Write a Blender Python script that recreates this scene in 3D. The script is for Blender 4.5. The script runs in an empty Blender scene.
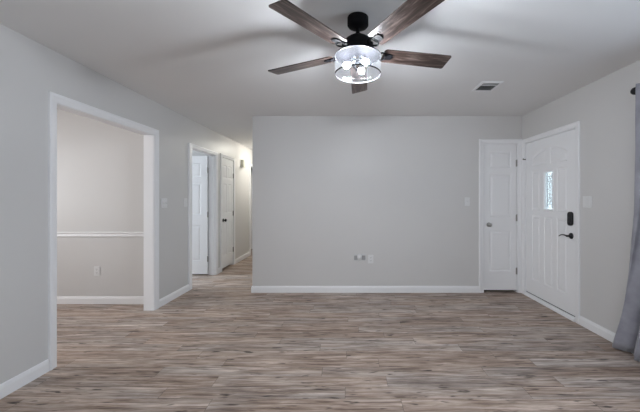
import bpy, bmesh, math, random
from mathutils import Vector, Matrix
random.seed(4)
PI = math.pi
SC = bpy.context.scene
COL = SC.collection
IW, IH = 640, 412

# ---------------------------------------------------------------- camera
cd = bpy.data.cameras.new('camera')
cam = bpy.data.objects.new('camera', cd); COL.objects.link(cam)
cd.sensor_width = 36.0
cd.sensor_fit = 'HORIZONTAL'
cd.lens = 308.0 / IW * 36.0
cd.shift_x = -29.0 / IW
cd.shift_y = -7.5 / IW
cd.clip_start = 0.05
cam.location = (0, 0, 1.3)
cam.rotation_euler = (PI / 2, 0, 0)
SC.camera = cam

# ---------------------------------------------------------------- world, lights, exposure
SC.view_settings.view_transform = 'Standard'
SC.view_settings.look = 'None'
SC.view_settings.gamma = 1.0
SC.view_settings.exposure = -0.02
SC.view_settings.use_curve_mapping = False
w = bpy.data.worlds.new('overcast_sky'); SC.world = w
w.use_nodes = True
bg = w.node_tree.nodes['Background']
bg.inputs[0].default_value = (0.88, 0.95, 1.0, 1)
bg.inputs[1].default_value = 2.6


def area(name, loc, direction, sx, sy, power, color):
    l = bpy.data.lights.new(name, 'AREA'); l.shape = 'RECTANGLE'
    l.size = sx; l.size_y = sy; l.energy = power; l.color = color
    o = bpy.data.objects.new(name, l); COL.objects.link(o)
    o.location = loc
    o.rotation_euler = Vector(direction).to_track_quat('-Z', 'Z').to_euler()
    return o

DAY = (0.90, 0.91, 1.0)
area('daylight_rear_window', (-0.8, -3.42, 1.3), (0.45, 1, 0.12), 2.4, 1.4, 29, DAY).data.spread = math.radians(125)
area('daylight_right_window', (2.60, 1.25, 1.4), (-1, 0.1, -0.4), 1.4, 1.3, 33, (0.68, 0.80, 1.0))
area('daylight_side_room_window', (-5.42, 4.75, 1.5), (1, 0, 0), 1.1, 1.2, 135, (0.82, 0.88, 1.0))
area('daylight_dining_window', (-5.42, 2.2, 1.4), (1, 0.12, 0), 1.7, 1.2, 90, (0.97, 0.95, 1.0))
area('daylight_far_room_window', (-5.42, 7.7, 1.5), (1, 0, 0), 0.9, 1.2, 8, DAY)
BULB = 50.0
HALL = 32.0
DINE = 22.0

# ---------------------------------------------------------------- materials

def newmat(name):
    m = bpy.data.materials.new(name); m.use_nodes = True
    nt = m.node_tree
    return m, nt, nt.nodes['Principled BSDF']


def pmat(name, col, rough=0.5, metal=0.0, spec=0.5, noise=0.0, nscale=20, bump=0.0, bscale=200, coat=0):
    m, nt, p = newmat(name)
    p.inputs['Roughness'].default_value = rough
    p.inputs['Metallic'].default_value = metal
    p.inputs['Specular IOR Level'].default_value = spec
    p.inputs['Coat Weight'].default_value = coat
    c = (*col, 1)
    tc = nt.nodes.new('ShaderNodeTexCoord')
    n = nt.nodes.new('ShaderNodeTexNoise'); n.inputs['Scale'].default_value = nscale
    n.inputs['Detail'].default_value = 4
    nt.links.new(tc.outputs['Object'], n.inputs['Vector'])
    mix = nt.nodes.new('ShaderNodeMix'); mix.data_type = 'RGBA'
    mix.inputs['A'].default_value = tuple(v * (1 - noise) for v in col) + (1,)
    mix.inputs['B'].default_value = tuple(min(1, v * (1 + noise)) for v in col) + (1,)
    nt.links.new(n.outputs['Fac'], mix.inputs['Factor'])
    nt.links.new(mix.outputs['Result'], p.inputs['Base Color'])
    if bump:
        n2 = nt.nodes.new('ShaderNodeTexNoise'); n2.inputs['Scale'].default_value = bscale
        n2.inputs['Detail'].default_value = 3
        nt.links.new(tc.outputs['Object'], n2.inputs['Vector'])
        b = nt.nodes.new('ShaderNodeBump'); b.inputs['Strength'].default_value = bump
        b.inputs['Distance'].default_value = 0.002
        nt.links.new(n2.outputs['Fac'], b.inputs['Height'])
        nt.links.new(b.outputs['Normal'], p.inputs['Normal'])
    return m

M = {}
M['wall'] = pmat('greige_wall_paint', (0.635, 0.625, 0.615), 0.42, spec=0.35, noise=0.015, nscale=3, bump=0.25, bscale=140)
M['ceiling'] = pmat('flat_ceiling_paint', (0.82, 0.815, 0.81), 0.85, spec=0.2, noise=0.015, nscale=2, bump=0.3, bscale=160)
M['trim'] = pmat('white_trim_paint', (0.85, 0.85, 0.86), 0.32, spec=0.5, noise=0.01, nscale=6)
M['door'] = pmat('white_door_paint', (0.85, 0.85, 0.86), 0.36, spec=0.5, noise=0.01, nscale=6)
M['plate'] = pmat('white_plastic', (0.74, 0.74, 0.74), 0.3, noise=0.01)
M['oldplate'] = pmat('painted_over_plastic', (0.62, 0.62, 0.62), 0.45, noise=0.02)
M['greyplastic'] = pmat('grey_plastic', (0.30, 0.30, 0.29), 0.5, noise=0.06)
M['recess'] = pmat('grey_recess_plastic', (0.36, 0.36, 0.36), 0.5, noise=0.06)
M['slot'] = pmat('dark_slot', (0.03, 0.03, 0.03), 0.6)
M['black'] = pmat('matte_black_metal', (0.012, 0.012, 0.014), 0.38, metal=0.3, noise=0.2)
M['fanblack'] = pmat('fan_black_enamel', (0.005, 0.005, 0.006), 0.6, spec=0.08, noise=0.2)
M['plateblack'] = pmat('light_plate_flat_black', (0.003, 0.003, 0.004), 0.8, spec=0.03)
M['rim'] = pmat('dark_pewter_rim', (0.03, 0.03, 0.033), 0.5, spec=0.2)
M['nickel'] = pmat('satin_nickel', (0.45, 0.44, 0.42), 0.28, metal=1.0, noise=0.05)
M['hinge'] = pmat('brushed_hinge_metal', (0.30, 0.29, 0.28), 0.4, metal=0.8, noise=0.05)
M['bronze'] = pmat('dark_bronze', (0.07, 0.06, 0.05), 0.4, metal=0.7, noise=0.1)
M['dark'] = pmat('rubber_sweep', (0.05, 0.045, 0.04), 0.7, noise=0.1)
M['chime'] = pmat('ivory_plastic', (0.70, 0.68, 0.58), 0.45, noise=0.02)
M['ground'] = pmat('concrete', (0.42, 0.42, 0.40), 0.9, noise=0.1, nscale=4)
M['chrome'] = pmat('polished_chrome', (0.75, 0.77, 0.8), 0.12, metal=1.0)
M['came'] = pmat('lead_came', (0.22, 0.24, 0.25), 0.4, metal=0.3)


def floor_mat():
    m, nt, p = newmat('grey_brown_vinyl_planks')
    N = nt.nodes.new; L = nt.links.new
    tc = N('ShaderNodeTexCoord'); sep = N('ShaderNodeSeparateXYZ')
    L(tc.outputs['Object'], sep.inputs[0])

    def math_(op, a, b=None, c=None):
        n = N('ShaderNodeMath'); n.operation = op
        for i, v in enumerate((a, b, c)):
            if v is None: continue
            if isinstance(v, (int, float)): n.inputs[i].default_value = v
            else: L(v, n.inputs[i])
        return n.outputs[0]
    W, LEN = 0.125, 1.22
    yr = math_('DIVIDE', sep.outputs['Y'], W)
    row = math_('FLOOR', yr)
    wn = N('ShaderNodeTexWhiteNoise'); wn.noise_dimensions = '1D'
    L(row, wn.inputs['W'])
    xr = math_('ADD', math_('DIVIDE', sep.outputs['X'], LEN), math_('MULTIPLY', wn.outputs['Value'], 7.0))
    col = math_('FLOOR', xr)
    cmb = N('ShaderNodeCombineXYZ'); L(row, cmb.inputs[0]); L(col, cmb.inputs[1])
    wn2 = N('ShaderNodeTexWhiteNoise'); wn2.noise_dimensions = '2D'
    L(cmb.outputs[0], wn2.inputs['Vector'])
    idv = wn2.outputs['Value']
    sepc = N('ShaderNodeSeparateColor'); L(wn2.outputs['Color'], sepc.inputs[0])

    def streak(sx, sy, scale, detail, rough=0.6, dist=0.0, off=37.0):
        c = N('ShaderNodeCombineXYZ')
        L(math_('ADD', math_('MULTIPLY', sep.outputs['X'], sx), math_('MULTIPLY', idv, off)), c.inputs[0])
        L(math_('MULTIPLY', sep.outputs['Y'], sy), c.inputs[1])
        L(math_('MULTIPLY', sepc.outputs[1], 19.0), c.inputs[2])
        n = N('ShaderNodeTexNoise'); n.inputs['Scale'].default_value = scale
        n.inputs['Detail'].default_value = detail; n.inputs['Roughness'].default_value = rough
        n.inputs['Distortion'].default_value = dist
        L(c.outputs[0], n.inputs['Vector'])
        return n.outputs['Fac']
    s1 = streak(1.3, 15.0, 1.7, 7, 0.67, 0.45)
    s2 = streak(2.6, 42.0, 1.8, 5, 0.62, 0.3)
    s3 = streak(1.0, 4.2, 0.9, 3, 0.5, 0.8, 91.0)
    kn = streak(4.5, 24.0, 1.5, 2, 0.5, 0.2, 53.0)
    f = math_('ADD', math_('MULTIPLY', s1, 0.50), math_('MULTIPLY', s2, 0.30))
    f = math_('ADD', f, math_('MULTIPLY', idv, 0.035))
    f = math_('ADD', f, 0.062)
    r = N('ShaderNodeValToRGB'); L(f, r.inputs[0])
    e = r.color_ramp.elements
    e[0].position = 0.34; e[0].color = (0.10, 0.066, 0.050, 1)
    e[1].position = 0.62; e[1].color = (0.78, 0.65, 0.57, 1)
    for pos, c in ((0.42, (0.235, 0.165, 0.128, 1)), (0.48, (0.38, 0.288, 0.232, 1)), (0.54, (0.53, 0.42, 0.35, 1))):
        x = r.color_ramp.elements.new(pos); x.color = c
    # cool grey wash on some planks and streaks
    mix = N('ShaderNodeMix'); mix.data_type = 'RGBA'
    hs = N('ShaderNodeHueSaturation'); hs.inputs['Saturation'].default_value = 0.68
    L(r.outputs[0], hs.inputs['Color'])
    mr = N('ShaderNodeMapRange'); mr.inputs['From Min'].default_value = 0.42; mr.inputs['From Max'].default_value = 0.62
    L(math_('ADD', math_('MULTIPLY', s3, 0.8), math_('MULTIPLY', sepc.outputs[2], 0.2)), mr.inputs['Value'])
    L(mr.outputs[0], mix.inputs['Factor'])
    L(r.outputs[0], mix.inputs['A']); L(hs.outputs[0], mix.inputs['B'])
    # knots
    km = N('ShaderNodeMapRange'); km.inputs['From Min'].default_value = 0.63; km.inputs['From Max'].default_value = 0.72
    L(kn, km.inputs['Value'])
    mk = N('ShaderNodeMix'); mk.data_type = 'RGBA'; mk.inputs['B'].default_value = (0.045, 0.032, 0.028, 1)
    L(math_('MULTIPLY', km.outputs[0], 0.9), mk.inputs['Factor']); L(mix.outputs['Result'], mk.inputs['A'])
    # seams
    fy = math_('FRACT', yr); fx = math_('FRACT', xr)
    dy = math_('MINIMUM', fy, math_('SUBTRACT', 1.0, fy)); dx = math_('MINIMUM', fx, math_('SUBTRACT', 1.0, fx))
    seam = math_('MAXIMUM', math_('LESS_THAN', dy, 0.010), math_('LESS_THAN', dx, 0.0013))
    ms = N('ShaderNodeMix'); ms.data_type = 'RGBA'; ms.inputs['B'].default_value = (0.06, 0.047, 0.04, 1)
    L(math_('MULTIPLY', seam, 0.6), ms.inputs['Factor']); L(mk.outputs['Result'], ms.inputs['A'])
    L(ms.outputs['Result'], p.inputs['Base Color'])
    p.inputs['Roughness'].default_value = 0.46
    p.inputs['Specular IOR Level'].default_value = 0.22
    b = N('ShaderNodeBump'); b.inputs['Strength'].default_value = 0.15; b.inputs['Distance'].default_value = 0.002
    L(f, b.inputs['Height']); L(b.outputs[0], p.inputs['Normal'])
    return m
M['floor'] = floor_mat()


def blade_mat():
    m, nt, p = newmat('weathered_walnut_blade')
    N = nt.nodes.new; L = nt.links.new
    tc = N('ShaderNodeTexCoord'); mp = N('ShaderNodeMapping'); mp.inputs['Scale'].default_value = (2.5, 26, 10)
    L(tc.outputs['Object'], mp.inputs[0])
    n = N('ShaderNodeTexNoise'); n.inputs['Scale'].default_value = 1.6; n.inputs['Detail'].default_value = 7
    n.inputs['Roughness'].default_value = 0.65; n.inputs['Distortion'].default_value = 0.7
    L(mp.outputs[0], n.inputs[0])
    r = N('ShaderNodeValToRGB'); L(n.outputs['Fac'], r.inputs[0])
    e = r.color_ramp.elements
    e[0].position = 0.36; e[0].color = (0.010, 0.006, 0.005, 1)
    e[1].position = 0.66; e[1].color = (0.17, 0.13, 0.115, 1)
    x = e.new(0.5); x.color = (0.050, 0.032, 0.026, 1)
    L(r.outputs[0], p.inputs['Base Color'])
    p.inputs['Roughness'].default_value = 0.33
    return m
M['blade'] = blade_mat()


def glass_mat(name, tint, rough, clear, haze, wav=0.0):
    """thin glass: mostly see-through, a fresnel reflection and a little scatter from seeds or texture"""
    m = bpy.data.materials.new(name); m.use_nodes = True
    nt = m.node_tree; nt.nodes.clear(); N = nt.nodes.new; L = nt.links.new
    out = N('ShaderNodeOutputMaterial')
    tr = N('ShaderNodeBsdfTransparent'); tr.inputs[0].default_value = (*tint, 1)
    gl = N('ShaderNodeBsdfGlossy'); gl.inputs['Roughness'].default_value = rough
    tl = N('ShaderNodeBsdfTranslucent'); tl.inputs[0].default_value = (0.85, 0.88, 0.92, 1)
    df = N('ShaderNodeBsdfDiffuse'); df.inputs[0].default_value = (0.8, 0.84, 0.9, 1)
    sc = N('ShaderNodeMixShader'); sc.inputs[0].default_value = 0.4
    L(tl.outputs[0], sc.inputs[1]); L(df.outputs[0], sc.inputs[2])
    m1 = N('ShaderNodeMixShader')
    tc = N('ShaderNodeTexCoord'); n = N('ShaderNodeTexNoise'); n.inputs['Scale'].default_value = 60
    L(tc.outputs['Object'], n.inputs[0])
    mr = N('ShaderNodeMapRange'); mr.inputs['From Min'].default_value = 0.35; mr.inputs['From Max'].default_value = 0.7
    mr.inputs['To Min'].default_value = haze * 0.5; mr.inputs['To Max'].default_value = haze * 1.6
    L(n.outputs['Fac'], mr.inputs['Value']); L(mr.outputs[0], m1.inputs[0])
    L(tr.outputs[0], m1.inputs[1]); L(sc.outputs[0], m1.inputs[2])
    lw = N('ShaderNodeLayerWeight'); lw.inputs[0].default_value = 0.35
    mm = N('ShaderNodeMath'); mm.operation = 'MULTIPLY'; mm.inputs[1].default_value = 1 - clear
    L(lw.outputs['Fresnel'], mm.inputs[0])
    m2 = N('ShaderNodeMixShader'); L(mm.outputs[0], m2.inputs[0])
    L(m1.outputs[0], m2.inputs[1]); L(gl.outputs[0], m2.inputs[2])
    L(m2.outputs[0], out.inputs[0])
    if wav:
        b = N('ShaderNodeBump'); b.inputs['Strength'].default_value = wav; b.inputs['Distance'].default_value = 0.003
        L(n.outputs['Fac'], b.inputs['Height']); L(b.outputs[0], gl.inputs['Normal'])
    return m
M['shade_glass'] = glass_mat('seeded_glass', (0.96, 0.98, 1.0), 0.03, 0.93, 0.009, 0.2)
M['pane'] = glass_mat('window_glass', (0.97, 0.99, 0.98), 0.02, 0.4, 0.0)
M['lite'] = glass_mat('textured_door_glass', (0.92, 0.98, 1.0), 0.1, 0.5, 0.25, 0.5)


def emit(name, col, s):
    m = bpy.data.materials.new(name); m.use_nodes = True
    nt = m.node_tree; nt.nodes.clear()
    o = nt.nodes.new('ShaderNodeOutputMaterial'); e = nt.nodes.new('ShaderNodeEmission')
    e.inputs[0].default_value = (*col, 1); e.inputs[1].default_value = s
    nt.links.new(e.outputs[0], o.inputs[0]); return m
# sphere of radius r: power = pi * strength * 4 pi r^2 -> strength from watts
M['bulb'] = emit('lit_bulb', (0.90, 0.94, 1.0), BULB / 3 / (PI * 4 * PI * 0.020 ** 2))
M['halllamp'] = emit('lit_hall_dome', (1.0, 0.97, 0.87), HALL / (PI * 2 * PI * 0.14 ** 2))
M['dinelamp'] = emit('lit_dining_dome', (1.0, 0.84, 0.76), DINE / (PI * 2 * PI * 0.14 ** 2))


def curtain_mat():
    m, nt, p = newmat('grey_linen_curtain')
    N = nt.nodes.new; L = nt.links.new
    tc = N('ShaderNodeTexCoord')
    n = N('ShaderNodeTexNoise'); n.inputs['Scale'].default_value = 9; n.inputs['Detail'].default_value = 8
    L(tc.outputs['Object'], n.inputs[0])
    r = N('ShaderNodeValToRGB'); L(n.outputs['Fac'], r.inputs[0])
    r.color_ramp.elements[0].color = (0.27, 0.27, 0.31, 1); r.color_ramp.elements[0].position = .3
    r.color_ramp.elements[1].color = (0.37, 0.37, 0.42, 1); r.color_ramp.elements[1].position = .7
    L(r.outputs[0], p.inputs['Base Color'])
    p.inputs['Roughness'].default_value = 0.9
    p.inputs['Sheen Weight'].default_value = 0.3
    w = N('ShaderNodeTexWave'); w.inputs['Scale'].default_value = 250; w.bands_direction = 'Z'
    L(tc.outputs['Object'], w.inputs[0])
    b = N('ShaderNodeBump'); b.inputs['Strength'].default_value = 0.2; b.inputs['Distance'].default_value = 0.001
    L(w.outputs['Fac'], b.inputs['Height']); L(b.outputs[0], p.inputs['Normal'])
    return m
M['curtain'] = curtain_mat()

# ---------------------------------------------------------------- mesh helpers

def build(name, bm, mat, parent=None, loc=(0, 0, 0), rot=(0, 0, 0), smooth=False, bevel=0, seg=2):
    bmesh.ops.recalc_face_normals(bm, faces=bm.faces[:])
    me = bpy.data.meshes.new(name); bm.to_mesh(me); bm.free()
    me.materials.append(mat)
    if smooth:
        for f in me.polygons: f.use_smooth = True
        me.set_sharp_from_angle(angle=math.radians(38))
    o = bpy.data.objects.new(name, me); COL.objects.link(o)
    o.location = loc; o.rotation_euler = rot
    if parent: o.parent = parent
    if bevel:
        md = o.modifiers.new('bevel', 'BEVEL'); md.width = bevel; md.segments = seg; md.limit_method = 'ANGLE'
    return o


def box(bm, x0, x1, y0, y1, z0, z1, mtx=None):
    vs = [bm.verts.new((x, y, z)) for z in (z0, z1) for x, y in ((x0, y0), (x1, y0), (x1, y1), (x0, y1))]
    for f in ((0, 3, 2, 1), (4, 5, 6, 7), (0, 1, 5, 4), (1, 2, 6, 5), (2, 3, 7, 6), (3, 0, 4, 7)):
        bm.faces.new([vs[i] for i in f])
    if mtx is not None: bmesh.ops.transform(bm, matrix=mtx, verts=vs)
    return vs


def lathe(bm, prof, n=40, mtx=None, cap0=True, cap1=True):
    """prof = [(r, z)...] about the z axis"""
    rings = []
    for r, z in prof:
        rings.append([bm.verts.new((r * math.cos(2 * PI * i / n), r * math.sin(2 * PI * i / n), z)) for i in range(n)])
    for a, b in zip(rings, rings[1:]):
        for i in range(n):
            bm.faces.new((a[i], a[(i + 1) % n], b[(i + 1) % n], b[i]))
    if cap0: bm.faces.new(rings[0][::-1])
    if cap1: bm.faces.new(rings[-1])
    if mtx is not None: bmesh.ops.transform(bm, matrix=mtx, verts=[v for r in rings for v in r])


def tube(bm, pts, rad, n=10, closed=False):
    pts = [Vector(p) for p in pts]
    rr = rad if isinstance(rad, (list, tuple)) else [rad] * len(pts)
    rings = []
    for i, p in enumerate(pts):
        if closed: t = pts[(i + 1) % len(pts)] - pts[i - 1]
        else: t = pts[min(i + 1, len(pts) - 1)] - pts[max(i - 1, 0)]
        q = t.to_track_quat('Z', 'Y')
        rings.append([bm.verts.new(p + q @ Vector((rr[i] * math.cos(2 * PI * k / n), rr[i] * math.sin(2 * PI * k / n), 0))) for k in range(n)])
    prs = list(zip(rings, rings[1:])) + ([(rings[-1], rings[0])] if closed else [])
    for a, b in prs:
        for k in range(n): bm.faces.new((a[k], a[(k + 1) % n], b[(k + 1) % n], b[k]))
    if not closed:
        bm.faces.new(rings[0][::-1]); bm.faces.new(rings[-1])


def prism(bm, poly, y0, y1):
    """poly in x,z extruded along y"""
    a = [bm.verts.new((x, y0, z)) for x, z in poly]; b = [bm.verts.new((x, y1, z)) for x, z in poly]
    n = len(poly)
    bm.faces.new(a); bm.faces.new(b[::-1])
    for i in range(n): bm.faces.new((a[i], b[i], b[(i + 1) % n], a[(i + 1) % n]))


def rrect(w, h, r, n=5, cx=0, cz=0):
    pts = []
    for sx, sz, a0 in ((1, 1, 0), (-1, 1, 90), (-1, -1, 180), (1, -1, 270)):
        for i in range(n + 1):
            a = math.radians(a0 + 90 * i / n)
            pts.append((cx + sx * (w / 2 - r) + r * math.cos(a), cz + sz * (h / 2 - r) + r * math.sin(a)))
    return pts


def RY(axis, deg): return Matrix.Rotation(math.radians(deg), 4, axis)
def T(x, y, z): return Matrix.Translation((x, y, z))


def struct(o, label=None):
    o['kind'] = 'structure'
    if label: o['label'] = label
    return o


def tag(o, label, cat, group=None):
    o['label'] = label; o['category'] = cat
    if group: o['group'] = group
    return o


def empty(name, loc=(0, 0, 0), rz=0.0):
    o = bpy.data.objects.new(name, None); COL.objects.link(o)
    o.location = loc; o.rotation_euler = (0, 0, rz); o.empty_display_size = 0.1
    return o

# ---------------------------------------------------------------- room dimensions
XL, XR, YB, H = -2.27, 2.39, 4.26, 2.44
TH = 0.11
XLL = -5.3; YR = -3.2; YE = 8.4; XC = -1.335
J = 0.018
OPEN = (2.385, 3.57, 2.035)          # dining opening in left wall
D2 = (4.44, 5.24, 2.03)              # side room door
D3 = (5.495, 6.04, 2.04)             # hall closet door
D4 = (7.09, 7.85, 2.04)              # far room door
CL = (1.864, 2.325, 2.054)           # closet door, back wall (x range)
FD = (3.243, 4.164, 2.045)           # front door, right wall (y range)


def wall_with_holes(name, axis, t0, t1, a0, a1, holes, top=H):
    """axis 'x': wall runs along x with thickness t0..t1 in y.  holes: (a0, a1, z0, z1)"""
    bm = bmesh.new()
    def b(p, q, z0, z1):
        if q - p < 1e-5 or z1 - z0 < 1e-5: return
        if axis == 'x': box(bm, p, q, t0, t1, z0, z1)
        else: box(bm, t0, t1, p, q, z0, z1)
    cur = a0
    for h0, h1, z0, z1 in sorted(holes):
        b(cur, h0, 0, top); b(h0, h1, 0, z0); b(h0, h1, z1, top); cur = h1
    b(cur, a1, 0, top)
    return struct(build(name, bm, M['wall']))

bm = bmesh.new(); box(bm, XLL - .15, XR + .15, YR - .15, YE + .15, -0.12, 0)
struct(build('floor', bm, M['floor']), 'grey-brown wood-look plank floor')
bm = bmesh.new(); box(bm, XLL - .15, XR + .15, YR - .15, YE + .15, H, H + .12)
struct(build('ceiling', bm, M['ceiling']), 'flat white ceiling')
bm = bmesh.new(); box(bm, -30, 30, -30, 30, -0.32, -0.22)
struct(build('ground_outside', bm, M['ground']))

wall_with_holes('wall_left', 'y', XL - TH, XL, YR, YE,
                [(OPEN[0] - J, OPEN[1] + J, 0, OPEN[2] + J), (D2[0] - J, D2[1] + J, 0, D2[2] + J),
                 (D3[0] - J, D3[1] + J, 0, D3[2] + J), (D4[0] - J, D4[1] + J, 0, D4[2] + J)])
wall_with_holes('wall_back', 'x', YB, YB + TH, XC, XR, [(CL[0] - J, CL[1] + J, 0, CL[2] + J)])
WIN2 = (0.55, 1.95, 0.75, 2.05)
wall_with_holes('wall_right', 'y', XR, XR + TH, YR, YE, [(FD[0] - J, FD[1] + J, 0, FD[2] + J), WIN2])
WIN1 = (-2.0, 0.5, 0.75, 2.1)
wall_with_holes('wall_rear', 'x', YR - TH, YR, XLL, XR + TH, [WIN1])
wall_with_holes('wall_hallway', 'y', XC, XC + TH, YB + TH, YE, [])
wall_with_holes('wall_hallway_end', 'x', YE, YE + TH, XLL, XR + TH, [])
WIN3 = (4.2, 5.3, 0.9, 2.1); WIN4 = (1.3, 3.1, 0.9, 2.1); WIN5 = (7.25, 8.15, 0.9, 2.1)
wall_with_holes('wall_far_left', 'y', XLL - TH, XLL, YR, YE, [WIN4, WIN3, WIN5])
wall_with_holes('wall_dining', 'x', 3.805, 3.805 + TH, XLL, XL - TH, [])
bm = bmesh.new()
box(bm, -3.0, -2.94, 5.30, 6.22, 0, H); box(bm, -2.94, XL - TH, 5.30, 5.36, 0, H); box(bm, -2.94, XL - TH, 6.16, 6.22, 0, H)
struct(build('wall_light_block', bm, M['wall']))  # unseen partitions, added to keep side-room light from leaking under the hall door
wall_with_holes('wall_side_room', 'x', 6.95, 6.95 + .06, XLL, XL - TH, [])

# ---------------------------------------------------------------- baseboards
BPROF = [(0, 0), (0.014, 0), (0.014, 0.066), (0.011, 0.074), (0.009, 0.086), (0.004, 0.091), (0, 0.091)]

def baseboard(name, p, q):
    """p -> q, wall on the left-hand side when walking; profile sticks out to the right"""
    p = Vector((*p, 0)); q = Vector((*q, 0)); d = (q - p).normalized(); n = Vector((d.y, -d.x, 0))
    bm = bmesh.new()
    a = [bm.verts.new(p + n * t + Vector((0, 0, z))) for t, z in BPROF]
    b = [bm.verts.new(q + n * t + Vector((0, 0, z))) for t, z in BPROF]
    k = len(BPROF)
    bm.faces.new(a); bm.faces.new(b[::-1])
    for i in range(k): bm.faces.new((a[i], b[i], b[(i + 1) % k], a[(i + 1) % k]))
    return struct(build(name, bm, M['trim']))
CW = 0.062
baseboard('baseboard_left', (XL, YR), (XL, OPEN[0] - CW - .003))
baseboard('baseboard_left.001', (XL, OPEN[1] + 0.09), (XL, D2[0] - 0.09))
baseboard('baseboard_left.002', (XL, D2[1] + CW), (XL, D3[0] - CW))
baseboard('baseboard_left.003', (XL, D3[1] + CW), (XL, D4[0] - CW))
baseboard('baseboard_back', (XC, YB), (CL[0] - 0.069, YB))
baseboard('baseboard_hallway', (XC, YE), (XC, YB - .014))
baseboard('baseboard_right', (XR, FD[0] - 0.062), (XR, YR))
baseboard('baseboard_rear', (XR, YR), (XL, YR))
baseboard('baseboard_dining', (XLL, 3.805), (XL - TH, 3.805))
baseboard('baseboard_side_room', (XLL, 6.95), (XL - TH, 6.95))

# ---------------------------------------------------------------- door casings with jambs
# local frame: x along the wall, -y out of the wall face, z up
CPROF = [(0.0, 0.0), (0.0, 0.009), (0.006, 0.012), (0.5, 0.014), (0.72, 0.019), (0.92, 0.019), (1.0, 0.015), (1.0, 0.0)]

def casing(name, loc, rz, w, h, cl, cr, ct, depth=TH, label=None, both=True):
    bm = bmesh.new()
    def side(sgn, y):
        st = []
        for k in range(4):
            ring = []
            for t, th in CPROF:
                if k == 0: x, z = -0.004 - t * cl, 0
                elif k == 1: x, z = -0.004 - t * cl, h + .004 + t * ct
                elif k == 2: x, z = w + .004 + t * cr, h + .004 + t * ct
                else: x, z = w + .004 + t * cr, 0
                ring.append(bm.verts.new((x, y + sgn * th, z)))
            st.append(ring)
        n = len(CPROF)
        for a, b in zip(st, st[1:]):
            for i in range(n): bm.faces.new((a[i], b[i], b[(i + 1) % n], a[(i + 1) % n]))
        bm.faces.new(st[0]); bm.faces.new(st[-1][::-1])
    side(-1, 0)
    if both: side(1, depth)
    o = struct(build(name, bm, M['trim'], None, loc, (0, 0, rz)), label)
    bm = bmesh.new()
    box(bm, -J, 0, -.001, depth + .001, 0, h + J); box(bm, w, w + J, -.001, depth + .001, 0, h + J)
    box(bm, 0, w, -.001, depth + .001, h, h + J)
    build('jamb', bm, M['trim'], o)
    return o

LEFT, RIGHT = PI / 2, -PI / 2
casing('trim_1', (XL, OPEN[0], 0), LEFT, OPEN[1] - OPEN[0], OPEN[2], 0.058, 0.085, 0.07, both=False)
c2 = casing('trim_2', (XL, D2[0], 0), LEFT, D2[1] - D2[0], D2[2], 0.086, CW, 0.055)
casing('trim_3', (XL, D3[0], 0), LEFT, D3[1] - D3[0], D3[2], CW, CW, 0.055, both=False)
casing('trim_4', (XL, D4[0], 0), LEFT, D4[1] - D4[0], D4[2], CW, CW, 0.055)
casing('trim_5', (CL[0], YB, 0), 0, CL[1] - CL[0], CL[2], 0.065, 0.058, 0.062, both=False)
casing('trim_6', (XR, FD[1], 0), RIGHT, FD[1] - FD[0], FD[2], 0.070, 0.055, 0.055, both=False)
# stop strips of the side room doorway
bm = bmesh.new(); box(bm, 0.787, 0.80, 0.03, 0.065, 0, 2.03); box(bm, 0, 0.013, 0.03, 0.065, 0, 2.03)
box(bm, 0.013, 0.787, 0.03, 0.065, 2.017, 2.03)
build('door_stop', bm, M['trim'], c2)

# chair rail in the dining room (double bead)
bm = bmesh.new()
prof = [(0, .828), (.012, .828), (.018, .836), (.010, .843), (.008, .862), (.014, .868), (.022, .874), (.022, .882), (.012, .887), (0, .887)]
a = [bm.verts.new((XLL, 3.805 - t, z)) for t, z in prof]; b = [bm.verts.new((XL - TH, 3.805 - t, z)) for t, z in prof]
bm.faces.new(a); bm.faces.new(b[::-1])
for i in range(len(prof)): bm.faces.new((a[i], b[i], b[(i + 1) % len(prof)], a[(i + 1) % len(prof)]))
struct(build('trim_7', bm, M['trim']), 'white chair rail across the dining room wall')

# ---------------------------------------------------------------- doors

def offset_poly(poly, d):
    """inward offset of a counter-clockwise polygon"""
    n = len(poly); out = []
    for i in range(n):
        p0 = Vector(poly[i - 1]); p = Vector(poly[i]); p1 = Vector(poly[(i + 1) % n])
        e0 = (p - p0).normalized(); e1 = (p1 - p).normalized()
        n0 = Vector((-e0.y, e0.x)); n1 = Vector((-e1.y, e1.x))
        b = (n0 + n1); b.normalize()
        out.append(tuple(p + b * (d / max(0.3, b.dot(n0)))))
    return out


def panel_slab(w, h, t, panels, holes=(), prof=((.010, .007), (.022, .007), (.040, .001))):
    """door slab with moulded panels on both faces; front face at y=0 looking to -y"""
    bm = bmesh.new()
    outer = [(0, 0), (w, 0), (w, h), (0, h)]
    for face, (y, s) in enumerate(((0, 1), (t, -1))):
        edges = []
        def loop(poly):
            vs = [bm.verts.new((x, y, z)) for x, z in poly]
            es = [bm.edges.new((vs[i], vs[(i + 1) % len(vs)])) for i in range(len(vs))]
            edges.extend(es); return vs
        vo = loop(outer)
        vp = [loop(p) for p in panels]
        vh = [loop(p) for p in holes]
        bmesh.ops.triangle_fill(bm, use_beauty=True, use_dissolve=False, edges=edges, normal=(0, -1, 0))
        for p, vs in zip(panels, vp):
            prev = vs
            for off, dep in prof:
                q = offset_poly(p, off)
                cur = [bm.verts.new((x, y + s * dep, z)) for x, z in q]
                for i in range(len(p)): bm.faces.new((prev[i], prev[(i + 1) % len(p)], cur[(i + 1) % len(p)], cur[i]))
                prev = cur
            bm.faces.new(prev)
        if face == 0: f0, h0 = vo, vh
        else:
            for a, b in [(f0, vo)] + list(zip(h0, vh)):
                for i in range(len(a)): bm.faces.new((a[i], a[(i + 1) % len(a)], b[(i + 1) % len(a)], b[i]))
    bmesh.ops.remove_doubles(bm, verts=bm.verts[:], dist=1e-6)
    return bm


def rect(x0, x1, z0, z1): return [(x0, z0), (x1, z0), (x1, z1), (x0, z1)]


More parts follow.
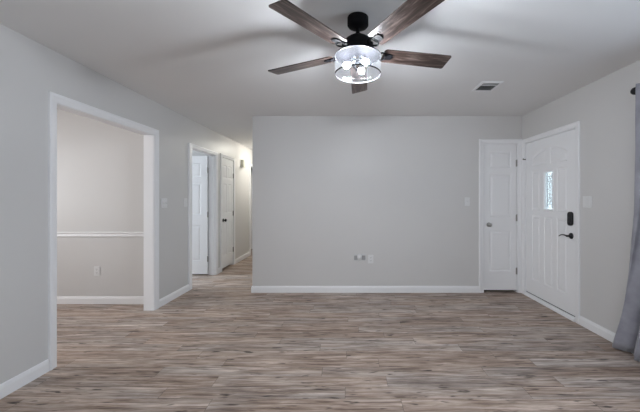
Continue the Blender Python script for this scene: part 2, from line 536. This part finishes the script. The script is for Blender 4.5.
def hinge(parent, x, z, mat, side=-1, y=-0.004):
    bm = bmesh.new()
    lathe(bm, [(0.006, -0.045), (0.006, 0.045)], 12, T(x, y, z))
    lathe(bm, [(0.0045, 0.045), (0.0045, 0.05), (0.002, 0.053)], 12, T(x, y, z))
    box(bm, x - 0.014, x + 0.014, y + .002, y + .0045, z - 0.044, z + 0.044)
    return build('hinge', bm, mat, parent, smooth=True)


def knob(parent, name, x, z, mat, r=0.027, stand=0.055):
    bm = bmesh.new()
    m = T(x, 0, z) @ RY('X', 90)
    lathe(bm, [(0.031, 0), (0.031, 0.004), (0.027, 0.009), (0.012, 0.012), (0.010, 0.026), (r * .75, 0.034), (r, 0.044), (r * .97, 0.052), (r * .7, 0.061), (0.004, 0.064)], 28, m)
    return build(name, bm, mat, parent, smooth=True)

# closet door on the back wall: three stacked panels
w = CL[1] - CL[0]
cw0 = w - .011
sl = panel_slab(cw0, CL[2] - 0.036, 0.035, [rect(.075, .374, .255, .822), rect(.075, .374, 1.015, 1.605), rect(.075, .374, 1.69, 1.915)])
d1 = struct(build('door_1', sl, M['door'], None, (CL[0] + .0065, YB + .006, .033)), 'narrow white three-panel closet door in the back wall')
knob(d1, 'door_knob', 0.064, 0.905, M['nickel'])
for z in (1.755, 0.998, 0.262): hinge(d1, cw0 + .003, z, M['hinge'])

# front door on the right wall: arched top pair, glazed middle column, three tall lower panels
fw = FD[1] - FD[0] - .008; fh = FD[2] - .063
def fx(y): return FD[1] - .004 - y
def arch(x0, x1, z0, xc, half, zs, rise, n=10):
    pts = [(x0, z0), (x1, z0)]
    for i in range(n + 1):
        x = x1 + (x0 - x1) * i / n
        pts.append((x, zs + rise * math.cos((x - xc) / half * PI / 2) ** 0.8 if abs(x - xc) < half else zs))
    return pts
xc = fw / 2; zo = .053
pan = [arch(fx(4.03), xc - .03, 1.715 - zo, xc, .36, 1.80 - zo, .12), arch(xc + .03, fx(3.375), 1.715 - zo, xc, .36, 1.80 - zo, .12),
       rect(fx(4.03), fx(3.855), 1.15 - zo, 1.655 - zo), rect(fx(3.55), fx(3.375), 1.15 - zo, 1.655 - zo),
       rect(fx(4.03), fx(3.855), .245 - zo, 1.08 - zo), rect(fx(3.785), fx(3.62), .245 - zo, 1.08 - zo), rect(fx(3.55), fx(3.375), .245 - zo, 1.08 - zo)]
lt = (fx(3.775), fx(3.612), 1.165 - zo, 1.625 - zo)
sl = panel_slab(fw, fh, 0.044, pan, [rect(*lt)])
d2 = struct(build('door_2', sl, M['door'], None, (XR + .004, FD[1] - .004, zo), (0, 0, RIGHT)), 'white panelled front door with narrow leaded glass lite')
lx = (lt[0] + lt[1]) / 2; lz = (lt[2] + lt[3]) / 2; lw = lt[1] - lt[0]; lh = lt[3] - lt[2]
bm = bmesh.new()
o_ = rect(lt[0] - .016, lt[1] + .016, lt[2] - .016, lt[3] + .016)
stn = [(0, 0.0), (.006, -.009), (.014, -.010), (.022, -.002), (.022, .02)]
prev = None
for off, y in stn:
    q = offset_poly(o_, off) if off else o_
    cur = [bm.verts.new((x, y, z)) for x, z in q]
    if prev:
        for i in range(4): bm.faces.new((prev[i], prev[(i + 1) % 4], cur[(i + 1) % 4], cur[i]))
    prev = cur
build('glass_frame', bm, M['trim'], d2)
bm = bmesh.new(); box(bm, lt[0] + .001, lt[1] - .001, .017, .023, lt[2] + .001, lt[3] - .001)
gl = build('glass_lite', bm, M['lite'], d2); gl['label'] = 'leaded textured glass lite'
bm = bmesh.new()
cr = .003; Yc = .014
def cm(*pts): tube(bm, [(lx + a, Yc, lz + b) for a, b in pts], cr, 6)
cm((-.04, -.205), (-.04, .205)); cm((.04, -.205), (.04, .205))
cm((-.06, .17), (.06, .17)); cm((-.06, -.17), (.06, -.17))
for s in (1, -1):
    cm((0, s * .17), (0, s * .155)); cm((0, s * .155), (.022, s * .115), (0, s * .075), (-.022, s * .115), (0, s * .155))
    cm((0, s * .075), (.012, s * .04), (.010, 0)); cm((0, s * .075), (-.012, s * .04), (-.010, 0))
    cm((.022, s * .115), (.062, s * .115)); cm((-.022, s * .115), (-.062, s * .115))
build('lead_came', bm, M['came'], gl)
for z in (1.70, 0.985, 0.30): hinge(d2, -.003, z, M['door'])
# hinge-pin door stop on the top hinge
bm = bmesh.new()
tube(bm, [(-.004, -.012, 1.775), (.018, -.045, 1.775)], .0035, 8); tube(bm, [(-.004, -.012, 1.775), (-.018, -.03, 1.775)], .0035, 8)
lathe(bm, [(.009, 0), (.009, .012)], 12, T(.018, -.045, 1.775) @ RY('X', 90) @ T(0, 0, -.002))
lathe(bm, [(.009, -.006), (.009, .006)], 12, T(-.004, -.012, 1.775))
build('hinge_pin_stop', bm, M['bronze'], d2, smooth=True)
# keypad deadbolt
kx = fx(3.316); kz = 1.082 - zo
bm = bmesh.new()
prism(bm, rrect(.068, .150, .030, 6, kx, kz), -.024, 0)
kb = build('keypad_deadbolt', bm, M['black'], d2, smooth=True, bevel=.004); kb['label'] = 'black rounded keypad deadbolt'
bm = bmesh.new(); prism(bm, rrect(.046, .095, .016, 5, kx, kz + .014), -.0265, -.0235)
build('touch_screen', bm, pmat('black_glass', (.01, .01, .013), .08), kb)
bm = bmesh.new()
m = T(kx, -.024, kz - .052) @ RY('X', 90)
lathe(bm, [(.011, 0), (.011, .004), (.004, .005)], 18, m); build('turn_piece', bm, M['black'], kb, smooth=True)
# lever handle
hz = .897 - zo
bm = bmesh.new()
lathe(bm, [(.033, 0), (.033, .005), (.028, .010), (.012, .013), (.010, .042), (.012, .052), (.008, .056)], 28, T(kx, 0, hz) @ RY('X', 90))
pts = []
for i in range(13):
    u = i / 12
    pts.append((kx - .005 - .125 * u, -.047 - .006 * math.sin(u * PI), hz + .010 * math.sin(u * PI * 1.1) - .014 * u * u))
tube(bm, pts, [.0085 - .004 * i / 12 for i in range(13)], 10)
lv = build('lever_handle', bm, M['black'], d2, smooth=True); lv['label'] = 'black curved lever handle'
# threshold and sweep
bm = bmesh.new(); box(bm, 0.001, fw - .001, -.003, .03, -.006, -.002)
sw = build('door_sweep', bm, M['dark'], d2)
bm = bmesh.new()
prism(bm, [(0, 0.0), (0, 0.0)], 0, 0) if False else None
a = []
for x in (0.0, FD[1] - FD[0]):
    a.append([bm.verts.new(v) for v in ((x, -.022, 0), (x, -.020, .022), (x, -.006, .040), (x, .10, .040), (x, .10, 0))])
for i in range(5): bm.faces.new((a[0][i], a[1][i], a[1][(i + 1) % 5], a[0][(i + 1) % 5]))
bm.faces.new(a[0]); bm.faces.new(a[1][::-1])
struct(build('trim_8', bm, M['trim'], None, (XR, FD[1], 0), (0, 0, RIGHT)), 'white threshold strip under the front door')

# six-panel door layout
def six(w, h):
    s = .105 * w / .76; m_ = .095 * w / .76; c = (w - 2 * s - m_) / 2
    xs = ((s, s + c), (s + c + m_, w - s))
    return [rect(x0, x1, z0, z1) for x0, x1 in xs for z0, z1 in ((.22, .82), (.99, 1.53), (1.63, 1.87))]
# side room door, standing open into the room
w2 = .762
sl = panel_slab(w2, 1.99, .035, six(w2, 1.99))
for v in sl.verts: v.co.x -= w2
d3 = struct(build('door_3', sl, M['door'], None, (XL - TH - .012, D2[1] - .045, .028), (0, 0, math.radians(1.0))), 'white six-panel door standing open into the side room')
knob(d3, 'door_knob', -w2 + .06, .9, M['black'])
for z in (1.75, 1.0, .25):
    hinge(d3, .004, z, M['hinge'], y=.0)
# hall closet door, closed
w3 = D3[1] - D3[0] - .008
sl = panel_slab(w3, 1.995, .035, six(w3, 1.995))
d4 = struct(build('door_4', sl, M['door'], None, (XL - .004, D3[0] + .004, .04), (0, 0, LEFT)), 'narrow white six-panel door closed in the hallway wall')
knob(d4, 'door_knob', .065, .867, M['black'])
for z in (1.70, .97, .262): hinge(d4, w3 + .003, z, M['bronze'])
# far door
sl = panel_slab(.75, 1.99, .035, six(.75, 1.99))
d5 = struct(build('door_5', sl, M['door'], None, (XL - TH - .012, D4[1] - .01, .02), (0, 0, PI)), 'white six-panel door at the far end of the hallway')
knob(d5, 'door_knob', .69, .9, M['black'])

# ---------------------------------------------------------------- windows (frame local: x along, -y into the room)

def window(name, loc, rz, w, h, z0):
    bm = bmesh.new(); f = .045
    for x0, x1, a, b in ((0, f, 0, h), (w - f, w, 0, h), (f, w - f, 0, f), (f, w - f, h - f, h)): box(bm, x0, x1, .03, .09, a, b)
    o = struct(build(name, bm, M['trim'], None, (loc[0], loc[1], z0), (0, 0, rz)))
    bm = bmesh.new(); box(bm, f, w - f, .04, .075, h / 2 - .02, h / 2 + .02); box(bm, w / 2 - .02, w / 2 + .02, .04, .075, f, h - f)
    build('sash_bar', bm, M['trim'], o)
    bm = bmesh.new(); box(bm, f, w - f, .055, .060, f, h - f); build('pane', bm, M['pane'], o)
    bm = bmesh.new(); box(bm, -.05, w + .05, -.04, .03, -.02, 0); build('sill', bm, M['trim'], o)
    bm = bmesh.new(); box(bm, -.06, 0, -.015, 0, 0, h + .06); box(bm, w, w + .06, -.015, 0, 0, h + .06); box(bm, 0, w, -.015, 0, h, h + .06)
    build('window_casing', bm, M['trim'], o)
window('window_1', (WIN1[1], YR), PI, WIN1[1] - WIN1[0], WIN1[3] - WIN1[2], WIN1[2])
window('window_2', (XR, WIN2[1]), RIGHT, WIN2[1] - WIN2[0], WIN2[3] - WIN2[2], WIN2[2])
window('window_3', (XLL, WIN3[0]), LEFT, WIN3[1] - WIN3[0], WIN3[3] - WIN3[2], WIN3[2])
window('window_4', (XLL, WIN4[0]), LEFT, WIN4[1] - WIN4[0], WIN4[3] - WIN4[2], WIN4[2])
window('window_5', (XLL, WIN5[0]), LEFT, WIN5[1] - WIN5[0], WIN5[3] - WIN5[2], WIN5[2])

# ---------------------------------------------------------------- ceiling fan
FX, FY = 0.056, 1.94
fan = tag(empty('ceiling_fan', (FX, FY, H)), 'black five-blade ceiling fan with weathered wood blades and lit glass drum light', 'ceiling fan')
bm = bmesh.new()
lathe(bm, [(.060, 0), (.066, -.003), (.066, -.050), (.060, -.058), (.034, -.066), (.018, -.070)], 40)
build('canopy', bm, M['fanblack'], fan, smooth=True)
bm = bmesh.new(); lathe(bm, [(.012, -.060), (.012, -.135)], 20); lathe(bm, [(.022, -.105), (.022, -.122), (.03, -.134)], 24)
build('downrod', bm, M['fanblack'], fan, smooth=True)
bm = bmesh.new()
lathe(bm, [(.030, -.125), (.062, -.131), (.078, -.144), (.090, -.165), (.104, -.205), (.108, -.222), (.108, -.236), (.10, -.240)], 48)
mh = build('motor_housing', bm, M['fanblack'], fan, smooth=True)
BZ = -.225
BR = 0.635
TILT = Vector((0, 0, 1)).rotation_difference(Vector((-.036, .0386, 1))).to_matrix().to_4x4()   # the rotor hangs two degrees out of level
proto = None
for k in range(5):
    ang = math.radians(15.1 + 72 * k)
    if proto is None:
        bm = bmesh.new()
        # outline along +x, slightly wider at the tip, rounded corners; pitched
        pts = []
        r0, r1 = .165, BR
        h0, h1 = .058, .065
        for i in range(7):
            a = -PI / 2 + PI / 2 * i / 6
            pts.append((r1 - .012 + .012 * math.cos(a), -h1 + .012 + .012 * math.sin(a)))
        for i in range(7):
            a = PI / 2 * i / 6
            pts.append((r1 - .012 + .012 * math.cos(a), h1 - .012 + .012 * math.sin(a)))
        for i in range(7):
            a = PI / 2 + PI / 2 * i / 6
            pts.append((r0 + .02 + .02 * math.cos(a), h0 - .02 + .02 * math.sin(a)))
        for i in range(7):
            a = PI + PI / 2 * i / 6
            pts.append((r0 + .02 + .02 * math.cos(a), -h0 + .02 + .02 * math.sin(a)))
        lo = [bm.verts.new((x, y, -.003)) for x, y in pts]; hi = [bm.verts.new((x, y, .003)) for x, y in pts]
        bm.faces.new(lo[::-1]); bm.faces.new(hi)
        for i in range(len(pts)): bm.faces.new((lo[i], lo[(i + 1) % len(pts)], hi[(i + 1) % len(pts)], hi[i]))
        bl = build('blade', bm, M['blade'], fan)
        bm = bmesh.new()
        # blade iron: arm from the motor, open loop, flat foot under the blade
        tube(bm, [(.085, 0, .012), (.12, 0, .004), (.145, 0, -.006)], [.014, .011, .010], 10)
        ring = []
        for i in range(24):
            a = 2 * PI * i / 24
            ring.append((.158 + .026 * math.cos(a), .034 * math.sin(a), -.007))
        tube(bm, ring, .0055, 8, closed=True)
        pl = [(.178, -.03), (.225, -.022), (.235, 0), (.225, .022), (.178, .03), (.172, 0)]
        lo = [bm.verts.new((x, y, -.008)) for x, y in pl]; hi = [bm.verts.new((x, y, -.0032)) for x, y in pl]
        bm.faces.new(lo[::-1]); bm.faces.new(hi)
        for i in range(6): bm.faces.new((lo[i], lo[(i + 1) % 6], hi[(i + 1) % 6], hi[i]))
        for sx, sy in ((.19, .016), (.19, -.016), (.222, 0)): lathe(bm, [(.004, -.0105), (.004, -.008)], 10, T(sx, sy, 0))
        ir = build('blade_iron', bm, M['fanblack'], bl, smooth=True)
        proto = (bl, ir)
    else:
        bl = proto[0].copy(); COL.objects.link(bl); ir = proto[1].copy(); COL.objects.link(ir); ir.parent = bl
        bl.parent = fan
    bl.location = (0, 0, BZ)
    bl.rotation_euler = (TILT @ Matrix.Rotation(ang, 4, 'Z') @ Matrix.Rotation(math.radians(-11.5), 4, 'X')).to_euler()
# light kit
SR = .143; ST = -.246; SB = -.358
bm = bmesh.new()
lathe(bm, [(.10, -.238), (SR - .02, -.240), (SR - .004, -.243), (SR - .004, -.249), (.03, -.251)], 56)
build('light_plate', bm, M['plateblack'], fan, smooth=True)
bm = bmesh.new()
lathe(bm, [(SR, ST), (SR, SB)], 64, cap0=False, cap1=False)
sh = build('glass_shade', bm, M['shade_glass'], fan, smooth=True); sh['label'] = 'clear seeded glass drum shade'
for z in (ST, SB):
    bm = bmesh.new()
    lathe(bm, [(SR + .0025, z + .003), (SR + .0025, z - .003), (SR - .002, z - .003), (SR - .002, z + .003), (SR + .0025, z + .003)], 64, cap0=False, cap1=False)
    build('shade_rim', bm, M['rim'], sh, smooth=True)
bm = bmesh.new()
lathe(bm, [(.045, -.250), (.045, -.262), (.016, -.268), (.014, -.300), (.020, -.306), (.012, -.318), (.003, -.322)], 28)
build('centre_stem', bm, M['chrome'], fan, smooth=True)
for k in range(3):
    a = math.radians(70 + 120 * k)
    c, s = math.cos(a), math.sin(a)
    bm = bmesh.new()
    tube(bm, [(.010 * c, .010 * s, -.274), (.022 * c, .022 * s, -.271), (.034 * c, 0.034 * s, -.283)], .005, 8)
    d = Vector((c * .75, s * .75, -.45)).normalized()
    mt = T(.028 * c, .028 * s, -.280) @ d.to_track_quat('Z', 'Y').to_matrix().to_4x4()
    lathe(bm, [(.015, 0), (.016, .028), (.013, .030)], 18, mt)
    so = build('lamp_socket', bm, M['chrome'], fan, smooth=True)
    bm = bmesh.new()
    pr = [(.010, .026), (.014, .034)] + [(0.020 * math.sin(t), .054 - 0.020 * math.cos(t)) for t in [PI * j / 10 for j in range(3, 10)]] + [(.002, .0742)]
    lathe(bm, pr, 24, mt)
    bb = build('bulb', bm, M['bulb'], so, smooth=True)

# ---------------------------------------------------------------- air register on the ceiling
VX0, VX1, VY0, VY1 = 1.295, 1.51, 3.0, 3.262
v = tag(empty('air_register', ((VX0 + VX1) / 2, (VY0 + VY1) / 2, H)), 'small white louvered air register on the ceiling, dark slots toward the closet', 'air vent')
hw, hd = (VX1 - VX0) / 2, (VY1 - VY0) / 2
bm = bmesh.new(); g = .028
for x0, x1, y0, y1 in ((-hw, -hw + g, -hd, hd), (hw - g, hw, -hd, hd), (-hw + g, hw - g, -hd, -hd + g), (-hw + g, hw - g, hd - g, hd)):
    box(bm, x0, x1, y0, y1, -.008, 0)
box(bm, -hw + g, hw - g, -.045, -.035, -.008, 0)
build('frame', bm, M['trim'], v, bevel=.003)
bm = bmesh.new(); box(bm, -hw + g, hw - g, -hd + g, hd - g, -.0012, -.0002); build('backing', bm, M['slot'], v)
bm = bmesh.new()
yy = -hd + g + .01
while yy < hd - g:
    tilt = -50 if yy < -.04 else 38
    if not (-.05 < yy < -.03):
        box(bm, -hw + g, hw - g, -.0055, .0055, -.0004, .0004, T(0, yy, -.0055) @ RY('X', tilt))
    yy += .0115 if yy < -.04 else .021
sla = build('louver', bm, M['greyplastic'], v)

# ---------------------------------------------------------------- wall plates

def toggle_switch(name, loc, rz, gangs, label, rocker=False, mat='plate', h=.117, wd=None):
    r = tag(empty(name, loc, rz), label, 'light switch')
    wd = wd or (.072 if gangs == 1 else .116)
    bm = bmesh.new(); prism(bm, rrect(wd, h, .006, 3), -.006, 0)
    build('cover_plate', bm, M[mat], r, bevel=.002)
    for g in range(gangs):
        x = (g - (gangs - 1) / 2) * .046
        bm = bmesh.new()
        if rocker: prism(bm, rrect(.033, .066, .003, 2, x, 0), -.0085, -.005)
        else:
            box(bm, x - .006, x + .006, -.0075, -.005, -.013, .013)
            box(bm, x - .004, x + .004, -.018, 0, -.005, .005, T(0, -.004, .003) @ RY('X', 25))
        build('switch_toggle' if not rocker else 'rocker', bm, M['plate'], r, bevel=.0008)
        for z in (.042, -.042) if not rocker else (.048, -.048):
            bm = bmesh.new(); lathe(bm, [(.003, 0), (.003, .001)], 10, T(x, -.006, z) @ RY('X', 90)); build('screw', bm, M['oldplate'], r)
    return r


def outlet(name, loc, rz, label):
    r = tag(empty(name, loc, rz), label, 'electrical outlet')
    bm = bmesh.new(); prism(bm, rrect(.074, .118, .006, 3), -.006, 0)
    build('cover_plate', bm, M['plate'], r, bevel=.002)
    for z in (.02, -.02):
        bm = bmesh.new(); prism(bm, rrect(.034, .030, .010, 4, 0, z), -.008, -.005)
        s = build('receptacle', bm, M['plate'], r)
        bm = bmesh.new()
        for x in (-.007, .007): box(bm, x - .0012, x + .0012, -.0088, -.0076, z - .002, z + .008)
        box(bm, -.002, .002, -.0088, -.0076, z - .010, z - .006)
        build('slot', bm, M['slot'], s)
    return r
toggle_switch('light_switch', (XL, 3.78, 1.245), LEFT, 2, 'white double light switch beside the dining opening on the left wall')
toggle_switch('light_switch', (XL, 4.275, 1.245), LEFT, 1, 'white single light switch beside the hallway door casing, left wall', wd=.085)
toggle_switch('light_switch', (1.633, YB, 1.258), 0, 1, 'white single light switch on the back wall left of the closet door')
toggle_switch('light_switch', (XR, 3.085, 1.268), RIGHT, 2, 'white double rocker light switch on the right wall beside the front door', rocker=True)
outlet('wall_outlet', (-3.11, 3.805, .405), 0, 'white wall outlet below the chair rail in the dining room')
outlet('wall_outlet', (.30, YB, .462), 0, 'white wall outlet low on the back wall, right of the cable plate')
# blank painted cover
b_ = empty('blank_cover_plate', (1.536, YB, .89)); tag(b_, 'small blank painted-over cover plate low beside the closet door, back wall', 'cover plate')
bm = bmesh.new(); prism(bm, rrect(.085, .088, .012, 4), -.005, 0); build('plate', bm, M['wall'], b_, bevel=.002)
for x in (-.028, .028):
    bm = bmesh.new(); lathe(bm, [(.003, 0), (.003, .001)], 10, T(x, -.005, 0) @ RY('X', 90)); build('screw', bm, M['oldplate'], b_)
# recessed cable plate
b_ = tag(empty('cable_plate', (.150, YB, .487)), 'grey and white recessed cable plate low on the back wall, left of the outlet', 'cable plate')
bm = bmesh.new()
prism(bm, rrect(.178, .095, .012, 4), -.006, 0); build('cover_plate', bm, M['oldplate'], b_, bevel=.002)
for x in (-.056, .052):
    bm = bmesh.new(); prism(bm, rrect(.046, .062, .008, 4, x, -.006), -.008, -.004); build('recess', bm, M['recess'], b_)
bm = bmesh.new()
lathe(bm, [(.032, 0), (.032, .012), (.026, .024), (.010, .03)], 28, T(-.004, -.006, .006) @ RY('X', 90) @ Matrix.Diagonal((1, 1.35, 1, 1)))
build('cable_hood', bm, M['plate'], b_, smooth=True)

# door chime in the hallway
b_ = tag(empty('door_chime', (XL, 6.53, 2.04), LEFT), 'small ivory door chime box high on the hallway wall', 'door chime')
bm = bmesh.new(); prism(bm, rrect(.17, .145, .008, 3), -.065, 0); build('cover', bm, M['chime'], b_, bevel=.004)
bm = bmesh.new()
for k in range(6): box(bm, -.06, .06, -.0665, -.0645, -.045 + k * .012, -.041 + k * .012)
build('grille', bm, M['oldplate'], b_)

# ---------------------------------------------------------------- ceiling lights of the hallway and dining room (outside the frame, they light what is seen)
def dome(loc, mat, label):
    r = tag(empty('dome_light', loc), label, 'ceiling light')
    bm = bmesh.new(); lathe(bm, [(.15, 0), (.155, -.004), (.155, -.018), (.145, -.020)], 40); build('base', bm, M['nickel'], r, smooth=True)
    bm = bmesh.new(); lathe(bm, [(.14 * math.cos(t), -.020 - .07 * math.sin(t)) for t in [PI / 2 * j / 10 for j in range(10)]] + [(.004, -.09)], 40)
    build('diffuser', bm, mat, r, smooth=True)
dome((-1.66, 6.80, H), M['halllamp'], 'lit flush dome light on the hallway ceiling')
dome((-3.75, 1.75, H), M['dinelamp'], 'lit flush dome light on the dining room ceiling')

# ---------------------------------------------------------------- curtain rod and curtain
RX, RZ = 2.30, 2.164
rod = tag(empty('curtain_rod', (RX, 2.475, RZ)), 'black curtain rod with round ball finial on the right wall', 'curtain rod')
bm = bmesh.new(); tube(bm, [(0, -.02, 0), (0, -2.35, 0)], .009, 14); build('rod', bm, M['black'], rod, smooth=True)
bm = bmesh.new()
lathe(bm, [(.006, -.032), (.012, -.030), (.014, -.026)] + [(.030 * math.sin(t), -.030 * math.cos(t)) for t in [PI * j / 12 for j in range(2, 12)]] + [(.002, .030)], 28, RY('X', -90))
build('finial', bm, M['black'], rod, smooth=True)
for y in (-.30, -2.2):
    bm = bmesh.new(); box(bm, -.006, .075, y - .006, y + .006, -.022, -.010); box(bm, .075, .0895, y - .012, y + .012, -.05, .03)
    tube(bm, [(0, y - .008, 0), (0, y + .008, 0)], .0145, 14)
    build('bracket', bm, M['black'], rod)

def curtain(name, y_top0, y_top1, lead, label):
    """lead(z) gives the y of the door-side edge"""
    bm = bmesh.new(); nu, nv = 150, 30; grid = []
    ztop = 2.208
    for j in range(nv + 1):
        z = .012 + (ztop - .012) * j / nv
        fl = 1 - z / ztop
        y0 = lead(z); y1 = y_top1 - .08 * fl
        row = []
        for i in range(nu + 1):
            u = i / nu
            ph = u * 2 * PI * 4.2
            amp = .036 + .010 * fl
            # top: the leading edge sits in front of the rod; bottom: tucked against the wall
            p0 = PI * (1 - min(1, fl * 1.25)) + .25
            x = 2.305 + .018 * fl + amp * math.cos(ph + p0 - u * p0) + .006 * math.sin(ph * 2.3 + 1) * fl
            y = y0 + (y1 - y0) * u + .012 * math.sin(ph * 2 + .6)
            row.append(bm.verts.new((min(x, XR - .017), y, z)))
        grid.append(row)
    for a, b in zip(grid, grid[1:]):
        for i in range(nu): bm.faces.new((a[i], a[i + 1], b[i + 1], b[i]))
    o = build(name, bm, M['curtain'], smooth=True)
    md = o.modifiers.new('thick', 'SOLIDIFY'); md.thickness = .002; md.offset = 0
    return tag(o, label, 'curtain')

def lead1(z):
    pts = [(0, 2.76), (.05, 2.745), (.30, 2.66), (.70, 2.56), (1.2, 2.475), (1.7, 2.44), (2.3, 2.43)]
    for (a, ya), (b, yb) in zip(pts, pts[1:]):
        if z <= b: return ya + (yb - ya) * (z - a) / (b - a)
    return pts[-1][1]
curtain('curtain', 2.43, 1.98, lead1, 'grey linen curtain panel flaring to the floor along the right wall')
